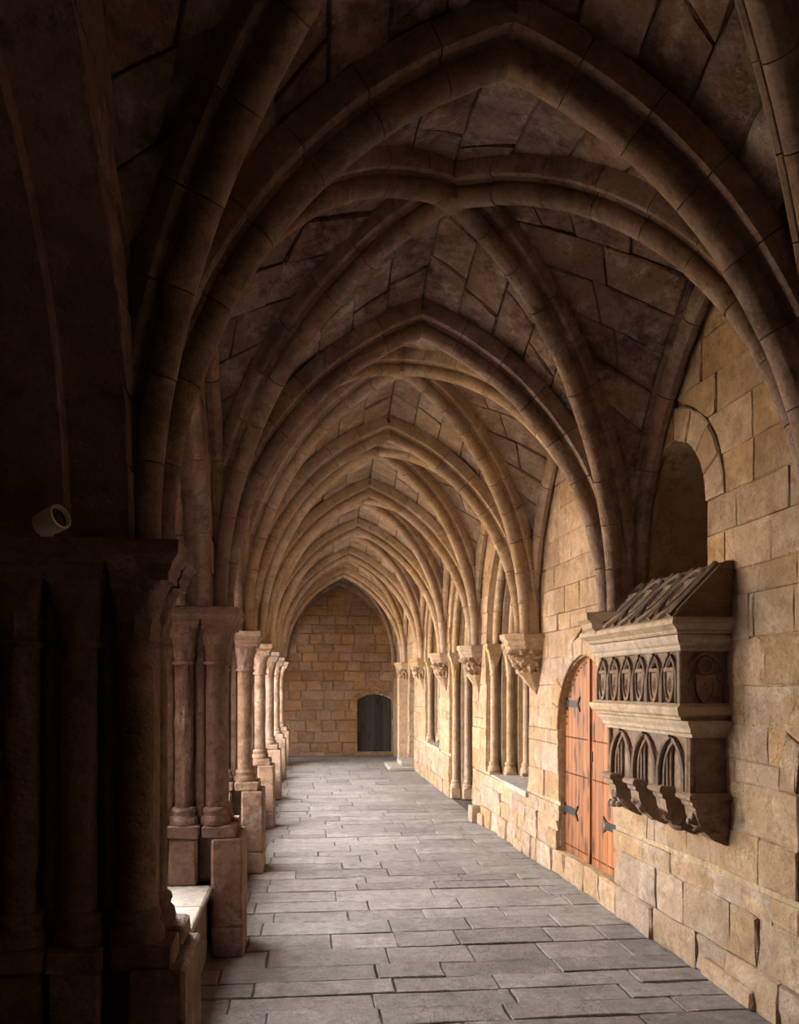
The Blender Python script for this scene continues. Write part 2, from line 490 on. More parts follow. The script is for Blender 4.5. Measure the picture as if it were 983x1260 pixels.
# ---- floor
fl = empty('floor', (1, 12, 0), 'grey stone paving of the gallery floor', None, kind='structure')
MB().box((-5.8, -2.4, -.20), (4.8, ENDY+.3, -.014)).build('bedding', FLAGJ, fl)
y = 1.2; row = 0
while y < ENDY - .05:
    d = random.uniform(.27, .44) if y < 14 else random.uniform(.45, .62)
    y2 = min(y + d, ENDY)
    if y2 > ENDY - .2: y2 = ENDY
    x = -.95 - random.uniform(0, .4)
    xe = XR(y) + .04
    x = -.95; first = True
    skew = random.uniform(-.015, .015)
    while x < xe - .05:
        L = random.uniform(.45, 1.15) * (.6 if first else 1); first = False
        x2 = x + L
        if x2 > xe - .25: x2 = xe
        j = lambda: random.uniform(-.008, .008)
        jx = random.uniform(-.02, .02)
        lp = [(x, y+j()+skew, 0), ((x+x2)/2, y+j()+skew, 0), (x2, y+j()+skew, 0), (x2+j(), (y+y2)/2, 0), (x2, y2+j()+skew, 0), ((x+x2)/2, y2+j()+skew, 0), (x, y2+j()+skew, 0), (x+j(), (y+y2)/2, 0)]
        stone('paving_slab', lp, (0, 0, 1), FLAG, fl, proud=random.uniform(-.004, .005), depth=.02, gap=.0055, cham=.006, jag=.003)
        x = x2
    y = y2

# ---- right wall
door1 = Hole(8.36, .775, .28, 1.95, .78 * .60 + .30, ring=.20); door1.rise = .80
door1 = Hole(8.36, .775, .28, 1.60, .80, ring=.20)
niche = Hole(6.355, .485, 2.88, 3.42, .57, ring=.26)
door2 = Hole(3.99, .75, .60, 1.45, .80, ring=.18)
WIN = [(11.315, 1.085, .78), (14.55, 1.15, 0.0), (17.95, 1.05, .82)]
OR_D, OR_S = .20, .15
wins = [Hole(c, a, z0 if z0 > 0 else -.02, SPR, 1.62) for c, a, z0 in WIN]
exitd = Hole(21.55, .55, -.02, 2.1, .65)
HR = [door2, niche, door1] + wins + [exitd]
wr = empty('wall_right', (2.8, 10, 0), 'honey sandstone wall of coursed blocks along the right of the gallery', kind='structure')
plate(RW, -2.3, ENDY, -.02, 5.7, HR, .022, OR_D).build('wall_core', SANDJ, wr)
# inner orders of the openings and thickness of the plain wall
def sub(h, k): return Hole(h.c, h.a-OR_S*k, h.z0, h.zs, h.rise-OR_S*k*1.0)
plate(RW, -2.3, ENDY, -.02, 5.7, [door2, niche, door1] + [sub(h, 1) for h in wins] + [exitd], OR_D+.001, 2*OR_D).build('wall_core', CARVE, wr)
plate(RW, -2.3, ENDY, -.02, 5.7, [door2, niche, door1] + [sub(h, 2) for h in wins] + [exitd], 2*OR_D+.001, 3*OR_D).build('wall_core', CARVE, wr)
plate(RW, -2.3, ENDY, -.02, 5.7, [niche] + [sub(h, 3) for h in wins] + [exitd], 3*OR_D+.001, 4*OR_D).build('wall_core', CARVE, wr)
NR = (-1, 0, 0)
def bay_top(s):
    """height of the vault along the side walls"""
    for a, b in zip([-2.1]+ARCH, ARCH+[ENDY]):
        if a <= s <= b:
            return SPR + Arc((b-a)/2, 2.38).z(s-(a+b)/2) + .02
    return 5.0
masonry(RW, NR, wr, SAND, 2.4, 9.9, 0, .62, HR, h=.31, w=(.35, .8), proud=(-.006, .026), jag=.014)
masonry(RW, NR, wr, SAND, 2.4, 9.9, .62, 5.2, HR, h=.29, w=(.34, .74), proud=(-.003, .011), jag=.005, zmax=bay_top, gap=.003, cham=.007)
masonry(RW, NR, wr, SAND, 9.9, ENDY, 0, .5, HR, h=.25, w=(.3, .6), proud=(.002, .04), jag=.012)
masonry(RW, NR, wr, SAND, 9.9, ENDY, .5, 5.2, HR, h=.30, w=(.36, .7), proud=(-.003, .008), jag=.004, zmax=bay_top, gap=.003, cham=.007)
for h, n in ((door1, 5), (niche, 4), (door2, 4)): ring_stones(RW, NR, wr, SAND, h, n, 'arch_stone')
# low plinth stones sticking out at the foot of the wall
for y0, y1, p, hh in ((12.75, 13.0, .16, .26), (12.42, 12.74, .07, .17), (10.4, 10.9, .05, .12), (5.2, 5.9, .05, .14)):
    block('plinth_stone', (XR(y0)-p, y0, 0), (XR(y0)+.03, y1, hh), SAND, wr, r=.02, jit=.006)
for y0, y1, z0 in ((7.6, 8.1, .0), (8.1, 8.62, 0), (8.62, 9.1, 0)):
    pass

# ---- shafted openings on the right
def shaft_column(parent, x, y, z0, zt, r=.052, mat=CARVE, base=True, capw=.10, cap_h=.28, ped=0.0):
    """base, shaft, carved capital, abacus"""
    zb = z0
    if ped:
        block('plinth', (x-.085, y-.085, zb), (x+.085, y+.085, zb+ped), mat, parent, r=.01, jit=.003); zb += ped
    v, f = lathe([(r*1.75, zb), (r*1.75, zb+.045), (r*1.5, zb+.07), (r*1.22, zb+.085), (r*1.42, zb+.11), (r*1.42, zb+.125), (r*1.05, zb+.145)], (x, y), 14)
    mesh('column_base', v, f, mat, parent, smooth=True)
    zc = zt - .17 - cap_h
    v, f = lathe([(r, zb+.145), (r*.98, (zb+zc)/2), (r*.95, zc)], (x, y), 14)
    mesh('column_shaft', v, f, mat, parent, smooth=True)
    capital(parent, x, y, zc, cap_h, r, capw, mat)
    v = []; f = []
    abacus(parent, x, y, zt-.17, zt, capw, mat)

def capital(parent, x, y, z, h, r, w, mat, asym=0.0, name='capital', lobes=8):
    """leafy bell: round at the neck, square under the abacus"""
    seg = 24; rows = [(-.02, 1.22), (.012, 1.25), (.02, 1.05)] 
    v = []; f = []; R = 9
    sd = random.uniform(0, 50)
    prof = [(z-.012, 0, 1.22), (z+.012, 0, 1.22), (z+.016, 0, 1.05)] + [(z+.016+(h-.016)*i/R, i/R, 1.05) for i in range(1, R+1)]
    for zz, t, m in prof:
        for k in range(seg):
            a = 2*pi*k/seg
            ca, sa = cos(a), sin(a)
            sq = 1/max(abs(ca), abs(sa))
            q = t**1.3
            q = t*.9 + .1*t*t
            rad = (r*m)*(1-q) + w*q*(1*(1-t)+sq*t)
            if 0 < t < .97:
                leaf = .5+.5*cos(a*lobes + (pi if t > .5 else 0))
                bump = .13*leaf*sin(pi*min(1, (t % .5)*2)) + .22*noise.noise(Vector((ca*3+sd, sa*3, zz*22)))
                rad *= 1 + bump*.75 - .08
            v.append((x+rad*ca+asym*q, y+rad*sa, zz))
    n = len(prof)
    for i in range(n-1):
        for k in range(seg):
            j = (k+1) % seg; f.append((i*seg+k, i*seg+j, (i+1)*seg+j, (i+1)*seg+k))
    f.append(tuple(range(seg))[::-1]); f.append(tuple(range((n-1)*seg, n*seg)))
    return mesh(name, v, f, mat, parent, smooth=True)

def abacus(parent, x, y, z0, z1, w, mat, asym=0.0, wx=None, jit=.002):
    """moulded square slab, wider above"""
    wx = wx or w; h = z1-z0
    prof = [(0, 0), (.18, 0), (.30, .012), (.42, .012), (.60, .035), (.66, .045), (.97, .045), (1.0, .038)]
    v = []; f = []
    for t, e in prof:
        zz = z0 + h*t
        for sx, sy in ((-1, -1), (1, -1), (1, 1), (-1, 1)):
            v.append((x+asym+sx*(wx+e)+random.uniform(-jit, jit), y+sy*(w+e)+random.uniform(-jit, jit), zz))
    n = len(prof)
    for i in range(n-1):
        for k in range(4):
            j = (k+1) % 4; f.append((i*4+k, i*4+j, (i+1)*4+j, (i+1)*4+k))
    f.append((3, 2, 1, 0)); f.append(tuple(range((n-1)*4, n*4)))
    return mesh('abacus', v, f, mat, parent)

ordw = ['splayed window opening with three orders of shafts, between the first corbels beyond the orange door',
        'tall shafted doorway reaching the floor, middle one of the three shafted openings',
        'small far window opening with slim shafts above a sill, beyond the shafted doorway']
catw = ['window', 'doorway', 'window']
namew = ['shafted_window', 'shafted_doorway', 'shafted_window']
for wi, (h, nm, lb, ct) in enumerate(zip(wins, namew, ordw, catw)):
    t = empty(nm, (XR(h.c), h.c, max(h.z0, 0)), lb, ct)
    z0 = max(h.z0, 0)
    for k in range(3):
        for sg in (-1, 1):
            yy = h.c + sg*(h.a - OR_S*k - .07); xx = XR(yy) + .10 + OR_D*k
            shaft_column(t, xx, yy, z0, SPR, r=.054, ped=.20 if wi == 1 else .06, capw=.085)
            # wall shaft between columns
        # archivolt roll of each order
        xx = XR(h.c) + .10 + OR_D*k
        a = h.a - OR_S*k - .07; ri = 1.62 - OR_S*k - .07
        pr = [(.06*cos(q*pi/5), .02+.06*sin(q*pi/5)) for q in range(10)]
        nb = len(COL.objects)
        arch_voussoirs(t, (xx, h.c-a), (xx, h.c+a), SPR, ri, pr, CARVE, size=.5, name='arch_roll', off=-.02, sub=3)
        pr = [(.022*cos(q*pi/3)+.085, .02+.022*sin(q*pi/3)) for q in range(6)]
        arch_voussoirs(t, (xx, h.c-a), (xx, h.c+a), SPR, ri, pr, CARVE, size=1.2, name='arch_fillet', off=.0, sub=6)
    if z0 > 0:
        v, f = bevbox((XR(h.c)-.005, h.c-h.a+.01, z0-.06), (XR(h.c)+.62, h.c+h.a-.01, z0+.012), .01, .002)
        mesh('sill', v, f, BENCH, t)
    else:
        for k in range(3):
            for sg in (-1, 1):
                pass

# ---- corbels carrying the ribs on the right
cn = ['beside the pink-brown roof of the carved tomb', 'between the orange door and the first shafted window', 'between the shafted window and the shafted doorway',
      'between the shafted doorway and the small far window', 'beyond the small far window', 'last before the end wall']
def corbel(parent_label, y, cat='corbel'):
    x = XR(y)
    t = empty('rib_corbel', (x, y, SPR), parent_label if y > 7 else 'plain moulded corbel block under the ribs, just behind the lid of the carved tomb', cat, 'rib corbels on the right wall')
    # plan: half octagon scaled by (width, depth)
    sc_ = (x-2.27)/.425
    def ring(wd, dp, z):
        dp = dp*sc_ if dp > .1 else dp
        return [(x+.03, y-wd, z), (x-dp*.55, y-wd, z), (x-dp, y-wd*.5, z), (x-dp, y+wd*.5, z), (x-dp*.55, y+wd, z), (x+.03, y+wd, z)]
    def stack(L):
        v = []; f = []
        for q in L: v += ring(*q)
        for i in range(len(L)-1):
            for k in range(5): f.append((i*6+k, i*6+k+1, (i+1)*6+k+1, (i+1)*6+k))
            f.append((i*6+5, i*6, (i+1)*6, (i+1)*6+5))
        f.append((0, 1, 2, 3, 4, 5)); n = (len(L)-1)*6; f.append((n+5, n+4, n+3, n+2, n+1, n))
        return v, f
    v, f = stack([(.23, .36, SPR-.18), (.235, .365, SPR-.15), (.25, .385, SPR-.13), (.255, .39, SPR-.09), (.28, .42, SPR-.06), (.285, .425, SPR-.005), (.28, .42, SPR)])
    mesh('abacus', v, f, CARVE, t)
    if y < 7: return   # only its top block shows above the tomb
    # carved bell
    v = []; f = []; seg = 40; R = 16; sd = y*3.1
    for i in range(R+1):
        tt = i/R; z = SPR-.18-.27*tt; wd = .225-.075*tt; dp = (.35-.13*tt)*sc_
        for k in range(seg+1):
            a = -pi/2 + pi*k/seg
            ca, sa = cos(a), sin(a); sq = min(1/max(abs(ca), abs(sa)), 1.25)
            b = 0
            if 0 < i < R:
                b = .024*cos(k*pi/2 + (pi if i > 4 else 0))*sin(pi*((tt*2) % 1)) + .05*noise.noise(Vector((ca*5+sd, sa*5, z*26)))
            v.append((x - (dp+b)*ca*sq, y + (wd+b)*sa*sq, z))
    for i in range(R):
        for k in range(seg): f.append((i*(seg+1)+k, (i+1)*(seg+1)+k, (i+1)*(seg+1)+k+1, i*(seg+1)+k+1))
    mesh('carved_bell', v, f, CARVE, t, smooth=True)
    v, f = stack([(.015, .02, SPR-.71), (.14, .215, SPR-.475), (.165, .24, SPR-.465), (.165, .24, SPR-.445)])
    mesh('pendant', v, f, CARVE, t)
for lb, y in zip(cn, ARCH[2:]): corbel('carved leafy corbel under the ribs, ' + lb, y)

# ---- doors
def leaf_door(name, lb, h, mat, dpt, nb, parent_kind='structure', m=RW, studs=True, hinges=True, two=True, nrmx=-1, flip=False):
    t = empty(name, m(h.c, h.z0, dpt), lb, None, kind=parent_kind)
    n = nb; w = 2*h.a/n
    for i in range(n):
        a, b = h.c-h.a+w*i, h.c-h.a+w*(i+1)
        zt = lambda s: h.zs + (Arc(h.a, h.rise).z(s-h.c) if not h.seg else h.rise*(1-((s-h.c)/h.a)**2))
        g = .003
        ss = [a+g, (a+b)/2, b-g]
        P = MB(); v = []
        for d in (dpt, dpt+.045):
            for s in ss: v.append(m(s, h.z0+.01, d))
            for s in ss[::-1]: v.append(m(s, min(zt(s)-.006, h.zs+h.rise), d))
        P.add(v, [(0,1,2,3,4,5), (11,10,9,8,7,6)] + [(k, (k+1) % 6, (k+1) % 6+6, k+6) for k in range(6)])
        P.build('plank', mat, t)
    P = MB(); v = []
    zt2 = [(h.c+x, h.zs+z) for x, z, _, _ in h.arc.spts(6)] if not h.seg else [(h.c-h.a+2*h.a*q/8, h.zs+h.rise*(1-(q/4-1)**2)) for q in range(9)]
    o = [(h.c-h.a-.0, h.z0)] + zt2 + [(h.c+h.a, h.z0)]; n_ = len(o)
    for d in (dpt+.047, dpt+.08): v += [m(s, z, d) for s, z in o]
    P.add(v, [tuple(range(n_)), tuple(range(2*n_-1, n_-1, -1))] + [(k, (k+1) % n_, (k+1) % n_+n_, k+n_) for k in range(n_)]).build('back_boards', DWOOD, t)
    if two:   # cover strip where the leaves meet
        P = MB(); v = []
        c0 = h.c
        a0, a1 = c0-.028, c0+.028
        for s, d in ((a0, dpt), (a0, dpt-.022), (a1, dpt-.022), (a1, dpt)):
            v += [m(s, h.z0+.02, d), m(s, h.zs+h.rise-.03, d)]
        P.add(v, [(0,1,3,2), (2,3,5,4), (4,5,7,6), (6,7,1,0), (0,2,4,6), (1,7,5,3)]).build('cover_strip', mat, t)
    if studs:
        S_ = MB()
        def stud(s, z):
            r = .011
            ring = [m(s+r*cos(q*pi/3), z+r*sin(q*pi/3), dpt) for q in range(6)]
            rin = [m(s+r*.5*cos(q*pi/3), z+r*.5*sin(q*pi/3), dpt-.009) for q in range(6)]
            mesh('stud', ring+rin, [(q, (q+1) % 6, (q+1) % 6+6, q+6) for q in range(6)] + [(6,7,8,9,10,11)], IRON, t)
        for zr in (h.z0+.09, 1.15, 1.54):
            s = h.c-h.a+.035
            while s < h.c+h.a-.02:
                if abs(s-h.c) > .035: stud(s, zr)
                s += .055
        arc = Arc(h.a-.06, h.rise-.06)
        for sg in (-1, 1):
            for i in range(1, 14):
                x, z, _, _ = arc.pt(i/14.5); stud(h.c+sg*x, h.zs+z)
    if hinges:
        for sg in (-1, 1):
            for zh in (1.90, .75):
                e = h.c+sg*h.a
                if zh > h.zs: e = h.c + sg*(h.arc.hw(zh-h.zs))
                q = -sg
                P = MB(); dz = .040
                x0 = e + sg*.02
                pts = [(x0, -.065), (x0+q*.05, -.065), (x0+q*.05, -dz), (x0+q*.36, -dz*.9), (x0+q*.44, -.08), (x0+q*.43, -.045), (x0+q*.38, 0), (x0+q*.43, .045), (x0+q*.44, .08), (x0+q*.36, dz*.9), (x0+q*.05, dz), (x0+q*.05, .065), (x0, .065)]
                n_ = len(pts)
                v = [m(s, zh+z, dpt-.014) for s, z in pts] + [m(s, zh+z, dpt+.004) for s, z in pts]
                P.add(v, [tuple(range(n_)), tuple(range(2*n_-1, n_-1, -1))] + [(k, (k+1) % n_, (k+1) % n_+n_, k+n_) for k in range(n_)])
                P.build('strap_hinge', IRON, t, label='black iron strap hinge with forked end')
        MBx = MB()
        v = []
        for d in (dpt-.012, dpt):
            for s, z in ((h.c-.06, 1.33), (h.c-.035, 1.33), (h.c-.035, 1.43), (h.c-.06, 1.43)): v.append(m(s, z, d))
        MBx.add(v, [(0,1,2,3), (7,6,5,4), (0,1,5,4), (1,2,6,5), (2,3,7,6), (3,0,4,7)]).build('lock_plate', IRON, t)
    return t
leaf_door('door_1', 'orange pine double door with pointed head, iron studs and forked hinges', door1, WOOD, .075, 14)
leaf_door('door_2', 'orange wooden door cut off by the right edge of the picture', door2, WOOD, .075, 12, studs=False)

# ---- end wall
def EW(x, z, d=0.0): return (x, ENDY+d, z)
edoor = Hole(1.96, .515, .10, 1.66, .17, ring=.14, seg=True)
we = empty('wall_end', (1, ENDY, 0), 'ochre block wall closing the far end of the gallery', kind='structure')
plate(EW, -5.8, 4.8, -.02, 5.7, [edoor], .035, .5).build('wall_core', SANDJ, we)
def etop(x):
    return SPR + Arc(1.68, 2.48).z(x-.93) + .05 if abs(x-.93) < 1.68 else 2.75
masonry(EW, (0, -1, 0), we, FARW, -.85, 2.66, 0, 5.3, [edoor], h=.285, w=(.34, .72), proud=(.0, .035), jag=.010, zmax=etop)
ring_stones(EW, (0, -1, 0), we, FARW, edoor, 4, 'arch_stone', proud=.03)
leaf_door('door_3', 'small dark wooden door with low curved head in the far end wall', edoor, DWOOD, .10, 8, m=EW, studs=False, hinges=False)
# carved slips of the door: battens
# steps at the far right
st = empty('stone_steps', (2.35, 21.5, 0), 'two worn stone steps at the far doorway by the end wall', 'steps')
block('step', (1.95, 20.75, 0), (2.60, 22.2, .09), BENCH, st, r=.02, jit=.008)
block('step', (2.28, 21.0, .09), (2.72, 22.1, .22), BENCH, st, r=.02, jit=.008)
# pilasters by the exit
pl = empty('end_pilaster', (2.5, 22.3, 0), 'plain square stone pilaster beyond the steps', 'pilaster')
block('shaft', (2.36, 22.45, 0), (2.62, 22.78, 2.3), CARVE, pl, r=.015)
pl = empty('end_pilaster', (2.5, 24.4, 0), 'slim stone pilaster in the corner right of the dark end door', 'pilaster')
block('shaft', (2.48, 24.9, 0), (2.62, 25.15, 2.3), CARVE, pl, r=.015)

# ---- garth arcade: wall above the capitals
LH = []
for k in range(len(PF)):
    y0 = PF[k] + .52; y1 = (PF[k+1] if k+1 < len(PF) else ENDY) - (.0 if k+1 < len(PF) else .15)
    LH.append(Hole((y0+y1)/2, (y1-y0)/2, SPR-.5, SPR, 1.65))
wl = empty('wall_left', (-.9, 12, SPR), 'brown stone wall above the garth arcade on the left', kind='structure')
NH = Hole(2.45, 1.25, SPR-.5, SPR, 1.65)
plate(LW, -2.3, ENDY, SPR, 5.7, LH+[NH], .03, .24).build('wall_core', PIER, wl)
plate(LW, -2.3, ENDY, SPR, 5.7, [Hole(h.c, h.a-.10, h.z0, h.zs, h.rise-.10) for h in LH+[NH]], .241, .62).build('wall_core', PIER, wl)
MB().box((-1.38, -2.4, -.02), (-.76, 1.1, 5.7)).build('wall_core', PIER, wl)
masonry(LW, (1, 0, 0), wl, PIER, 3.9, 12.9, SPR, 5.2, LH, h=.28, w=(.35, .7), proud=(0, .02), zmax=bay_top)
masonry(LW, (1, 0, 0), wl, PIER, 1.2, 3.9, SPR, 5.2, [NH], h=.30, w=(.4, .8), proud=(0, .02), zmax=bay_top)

# arcade arches mouldings, one thing per bay
on = ['first', 'second', 'third', 'fourth', 'fifth', 'sixth', 'last']
for k, h in enumerate(LH):
    t = empty('arcade_arch', (-.75, h.c, SPR), 'moulded stone arch of the garth arcade, %s bay counted from the camera' % on[k], 'arch', 'garth arcade arches')
    for xx, aa in ((-.80, h.a+.02), (-.98, h.a-.08), (-1.16, h.a-.10)):
        pr = [(.055*cos(q*pi/5), .055*sin(q*pi/5)) for q in range(10)]
        arch_voussoirs(t, (xx, h.c-aa), (xx, h.c+aa), SPR, h.rise+(aa-h.a), pr, RIB, size=.55, name='arch_roll', sub=3)

# ---- garth piers
pl_names = ['deep brown clustered pier in heavy shadow at the left edge of the picture',
            'clustered pier with an eroded middle shaft, just beyond the shadowed one',
            'clustered pier with bright sunlit rear shafts, third from the camera on the left',
            'fourth clustered pier on the left, its pale pedestal split by shade',
            'fifth clustered pier on the left, slim with a pale pedestal',
            'sixth clustered pier on the left, brightly lit pedestal near the end wall',
            'last clustered pier on the left, dark at the corner before the end wall']
CX = [-.725, -.965, -1.20]
for k, yf in enumerate(PF):
    t = empty('clustered_pier', (-.9, yf+.28, 0), pl_names[k], 'pier', 'clustered piers of the garth arcade')
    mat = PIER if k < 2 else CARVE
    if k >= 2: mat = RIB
    wob = [.16, .22, .18, .12, .08, .08, .08][k]
    # core
    block('pier_core', (-1.27 if k else -1.45, yf+.19, .55), (-.67, yf+.37, SPR), mat, t, r=.02)
    for i, cx in enumerate(CX):
        # pedestals
        if i == 0:
            for za, zb in ((0, .24), (.24, .92)):
                block('pedestal', (-.745, yf, za), (-.51, yf+.56, zb), mat, t, r=.016, jit=.004)
        else:
            block('pedestal', (cx-.105, yf+.02, .55), (cx+.11, yf+.54, .92), mat, t, r=.018, jit=.005)
        for row, cy in enumerate((yf+.13, yf+.43)):
            ex = .02 if i == 0 else 0
            er = wob*(2.0 if (k == 1 and i == 1 and row == 0) or (k == 0 and i == 2 and row == 0) else 1)
            r = .077
            block('base_slab', (cx-.115+ex, cy-.115, .92), (cx+.125+ex*2, cy+.115, 1.02), mat, t, r=.014, jit=.006)
            v, f = lathe([(r*1.5, 1.02), (r*1.55, 1.045), (r*1.45, 1.075), (r*1.22, 1.09), (r*1.2, 1.105), (r*1.3, 1.125), (r*1.25, 1.14), (r*1.03, 1.155)], (cx, cy), 16, wob*.5)
            mesh('column_base', v, f, mat, t, smooth=True)
            nz_ = 22 if k < 4 else 6
            v, f = lathe([(r, 1.15+(2.27-1.15)*q/nz_) for q in range(nz_+1)], (cx, cy), 18, er)
            mesh('column_shaft', v, f, mat, t, smooth=True)
            capital(t, cx, cy, 2.27, .27, r, .112, mat, asym=.012 if i == 0 else 0)
        for cy in (yf+.13, yf+.43):
            abacus(t, cx, cy, 2.535, SPR, .112, mat, asym=.03 if i == 0 else 0, wx=.118, jit=.004)
        # slimmer shafts in the nooks
        if i < 2:
            nx = (cx+CX[i+1])/2
            for cy in (yf+.185, yf+.375):
                v, f = lathe([(.042, .95), (.042, 1.5), (.041, 2.0), (.041, 2.3), (.052, 2.42), (.06, SPR-.12)], (nx, cy), 12, wob*.6)
                mesh('nook_shaft', v, f, mat, t, smooth=True)

# ---- low bench wall between the piers
for k in range(-1, len(PF)):
    y0 = PF[k] + .54 if k >= 0 else 1.1; y1 = PF[k+1]+.02 if k+1 < len(PF) else ENDY
    if k == len(PF)-1: continue
    t = empty('parapet_wall', (-1.05, (y0+y1)/2, 0), 'low bench wall between the piers on the left, %s bay counted from the camera' % (on[k] if k >= 0 else 'shadowed'), 'low wall', 'bench walls of the arcade')
    MB().box((-1.30, y0-.5, 0), (-.79, y1+.5, .49)).build('core', SANDJ, t)
    masonry(lambda s, z, d=0: (-.785-d, s, z), (1, 0, 0), t, PIER, y0, y1, 0, .50, [], h=.25, w=(.4, .8), proud=(.0, .015))
    n = 4; yy = y0
    for i in range(n):
        y2 = y0+(y1-y0)*(i+1)/n
        block('coping_slab', (-1.34, yy+.003, .50), (-.75+random.uniform(-.012, .012), y2-.003, .565+random.uniform(-.003, .003)), BENCH, t, r=.012, jit=.004)
        yy = y2

# ---- vault
TR = roll_prof(.32, .225, .075)
DG = roll_prof(.26, .215, .068)
FM = [(-.07, -.03), (-.07, .05), (-.045, .09), (-.02, .11), (.02, .11), (.045, .09), (.07, .05), (.07, -.03)]
T_R = 2.48; D_R = 2.68; F_R = 2.38
XL = -.82; XV = 2.64
def bay_geo(y0, y1):
    xr = XV
    return XL, xr, (XL+xr)/2, (xr-XL)/2, (y0+y1)/2, (y1-y0)/2
def Zt(u, a): return SPR + Arc(a, T_R).z(abs(u)*a)
def web_pt(y0, y1, kind, s, t, up=0.0):
    """kind 0: far cell, 1: near cell, 2: left cell, 3: right cell. s in -1..1 across, t 0..1 from diagonal to edge"""
    xl, xr, xc, a, yc, b = bay_geo(y0, y1)
    dl = sqrt(a*a+b*b)
    w = abs(s) + t*(1-abs(s))
    D = Arc(dl, D_R).z(abs(s)*dl)
    if kind < 2:
        u, v_ = s, (w if kind == 0 else -w); E = Arc(a, T_R).z(abs(s)*a)
    else:
        v_, u = s, (-w if kind == 2 else w); E = Arc(b, F_R).z(abs(s)*b)
    z = D + (E-D)*t
    z += .05*sin(pi*t)*(1-abs(s)) # slight swell of the cells
    return Vector((xc+u*a, yc+v_*b, SPR+z+up))
def arc_s(R, n):
    """split 0..1 of half span into bands of equal length on the arc; returns fractions from crown to springing"""
    return [R.pt(1-i/n)[0]/R.a for i in range(n+1)]
bn = ['dark vault bay over the camera with stained stones', 'large stained vault bay with crossing ribs nearest in view', 'second vault bay beyond the big transverse arch', 'third vault bay down the gallery',
      'fourth vault bay down the gallery', 'fifth vault bay down the gallery', 'sixth vault bay down the gallery', 'last vault bay against the end wall']
edges = ARCH + [ENDY]
for bi in range(len(edges)-1):
    y0, y1 = edges[bi], edges[bi+1]
    xl, xr, xc, a, yc, b = bay_geo(y0, y1)
    cl = empty('ceiling', (xc, yc, 5.2), bn[bi], None, kind='structure')
    B = MB(); NS, NT = 14, 5
    for kind in range(4):
        arc = Arc(a if kind < 2 else b, T_R if kind < 2 else F_R)
        fr = arc_s(arc, NS); fr = [-q for q in fr[::-1][:-1]] + fr
        vv = [web_pt(y0, y1, kind, s, t/NT, .035) for s in fr for t in range(NT+1)]
        B.add(vv, [(i*(NT+1)+j, (i+1)*(NT+1)+j, (i+1)*(NT+1)+j+1, i*(NT+1)+j+1) for i in range(len(fr)-1) for j in range(NT)])
    arc = Arc(b, F_R); fr = arc_s(arc, NS); fr = [-q for q in fr[::-1][:-1]] + fr
    e = [web_pt(y0, y1, 3, s, 1, .004) for s in fr]
    vv = []
    for p in e: vv += [p, Vector((XR(p.y)+.04, p.y, p.z))]
    B.add(vv, [(2*i, 2*i+1, 2*i+3, 2*i+2) for i in range(len(fr)-1)])
    vm = VAULT if bi < 2 else VAULTL; rm = RIB if bi < 2 else RIBL  # near bays darker and more stained, far bays lit by a paler stone colour
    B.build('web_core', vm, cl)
    big = bi <= 4
    for kind in range(4):
        if bi == 0 and kind == 1: continue
        arc = Arc(a if kind < 2 else b, T_R if kind < 2 else F_R)
        n = 10 if bi < 3 else 8
        fr = arc_s(arc, n)
        for sg in (-1, 1):
            for i in range(n):
                s0, s1 = fr[i], fr[i+1]
                if s0 > .985: continue
                sm = (s0+s1)/2
                P0 = web_pt(y0, y1, kind, sg*sm, 0); P1 = web_pt(y0, y1, kind, sg*sm, 1)
                L = (P1-P0).length
                if L < .10: continue
                m_ = max(1, round(L/random.uniform(.38, .55)))
                cuts = [0] + [(q+random.uniform(-.28, .28)*(1 if i % 2 else -1)*.7+ (.18 if i % 2 else -.12))/m_ for q in range(1, m_)] + [1]
                for q in range(m_):
                    ta, tb = cuts[q], cuts[q+1]; tm = (ta+tb)/2
                    sj0 = sj1 = 0
                    lp = [web_pt(y0, y1, kind, sg*s0, ta), web_pt(y0, y1, kind, sg*s0, tm), web_pt(y0, y1, kind, sg*s0, tb), web_pt(y0, y1, kind, sg*sm, tb),
                          web_pt(y0, y1, kind, sg*s1, tb), web_pt(y0, y1, kind, sg*s1, tm), web_pt(y0, y1, kind, sg*s1, ta), web_pt(y0, y1, kind, sg*sm, ta)]
                    nrm = (lp[2]-lp[6]).cross(lp[4]-lp[0])
                    if nrm.length < 1e-6: continue
                    ctr = sum(lp, Vector())/8
                    if nrm.dot(Vector((xc, yc, 3.2))-ctr) < 0: nrm = -nrm
                    stone('web_stone', lp, nrm, vm, cl, proud=random.uniform(-.008, .016), depth=.04, gap=.004, cham=.012, jag=.007 if bi < 3 else .003)
    # crossing ribs
    ct = empty('crossing_ribs', (xc, yc, 5.1), 'pair of diagonal ribs meeting in a small boss, %s' % bn[bi].replace('vault bay', 'bay'), 'vault ribs', 'diagonal ribs of the vault')
    ct['label'] = ['pair of crossing ribs in the dark bay over the camera', 'pair of large crossing ribs meeting in a boss, nearest in full view', 'pair of crossing ribs in the second bay in view',
        'pair of crossing ribs in the third bay in view', 'pair of crossing ribs in the fourth bay in view', 'pair of crossing ribs in the fifth bay in view', 'pair of crossing ribs in the bay before the last', 'pair of crossing ribs touching the end wall'][bi]
    for A_, B_ in (((xl, y0), (xr, y1)), ((xl, y1), (xr, y0))):
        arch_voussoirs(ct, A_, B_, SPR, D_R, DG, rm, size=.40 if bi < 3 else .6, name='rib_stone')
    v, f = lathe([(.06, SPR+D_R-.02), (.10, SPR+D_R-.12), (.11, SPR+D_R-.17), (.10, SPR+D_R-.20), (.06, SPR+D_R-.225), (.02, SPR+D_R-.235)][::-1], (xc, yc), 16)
    mesh('boss', v, f, rm, ct, smooth=True)
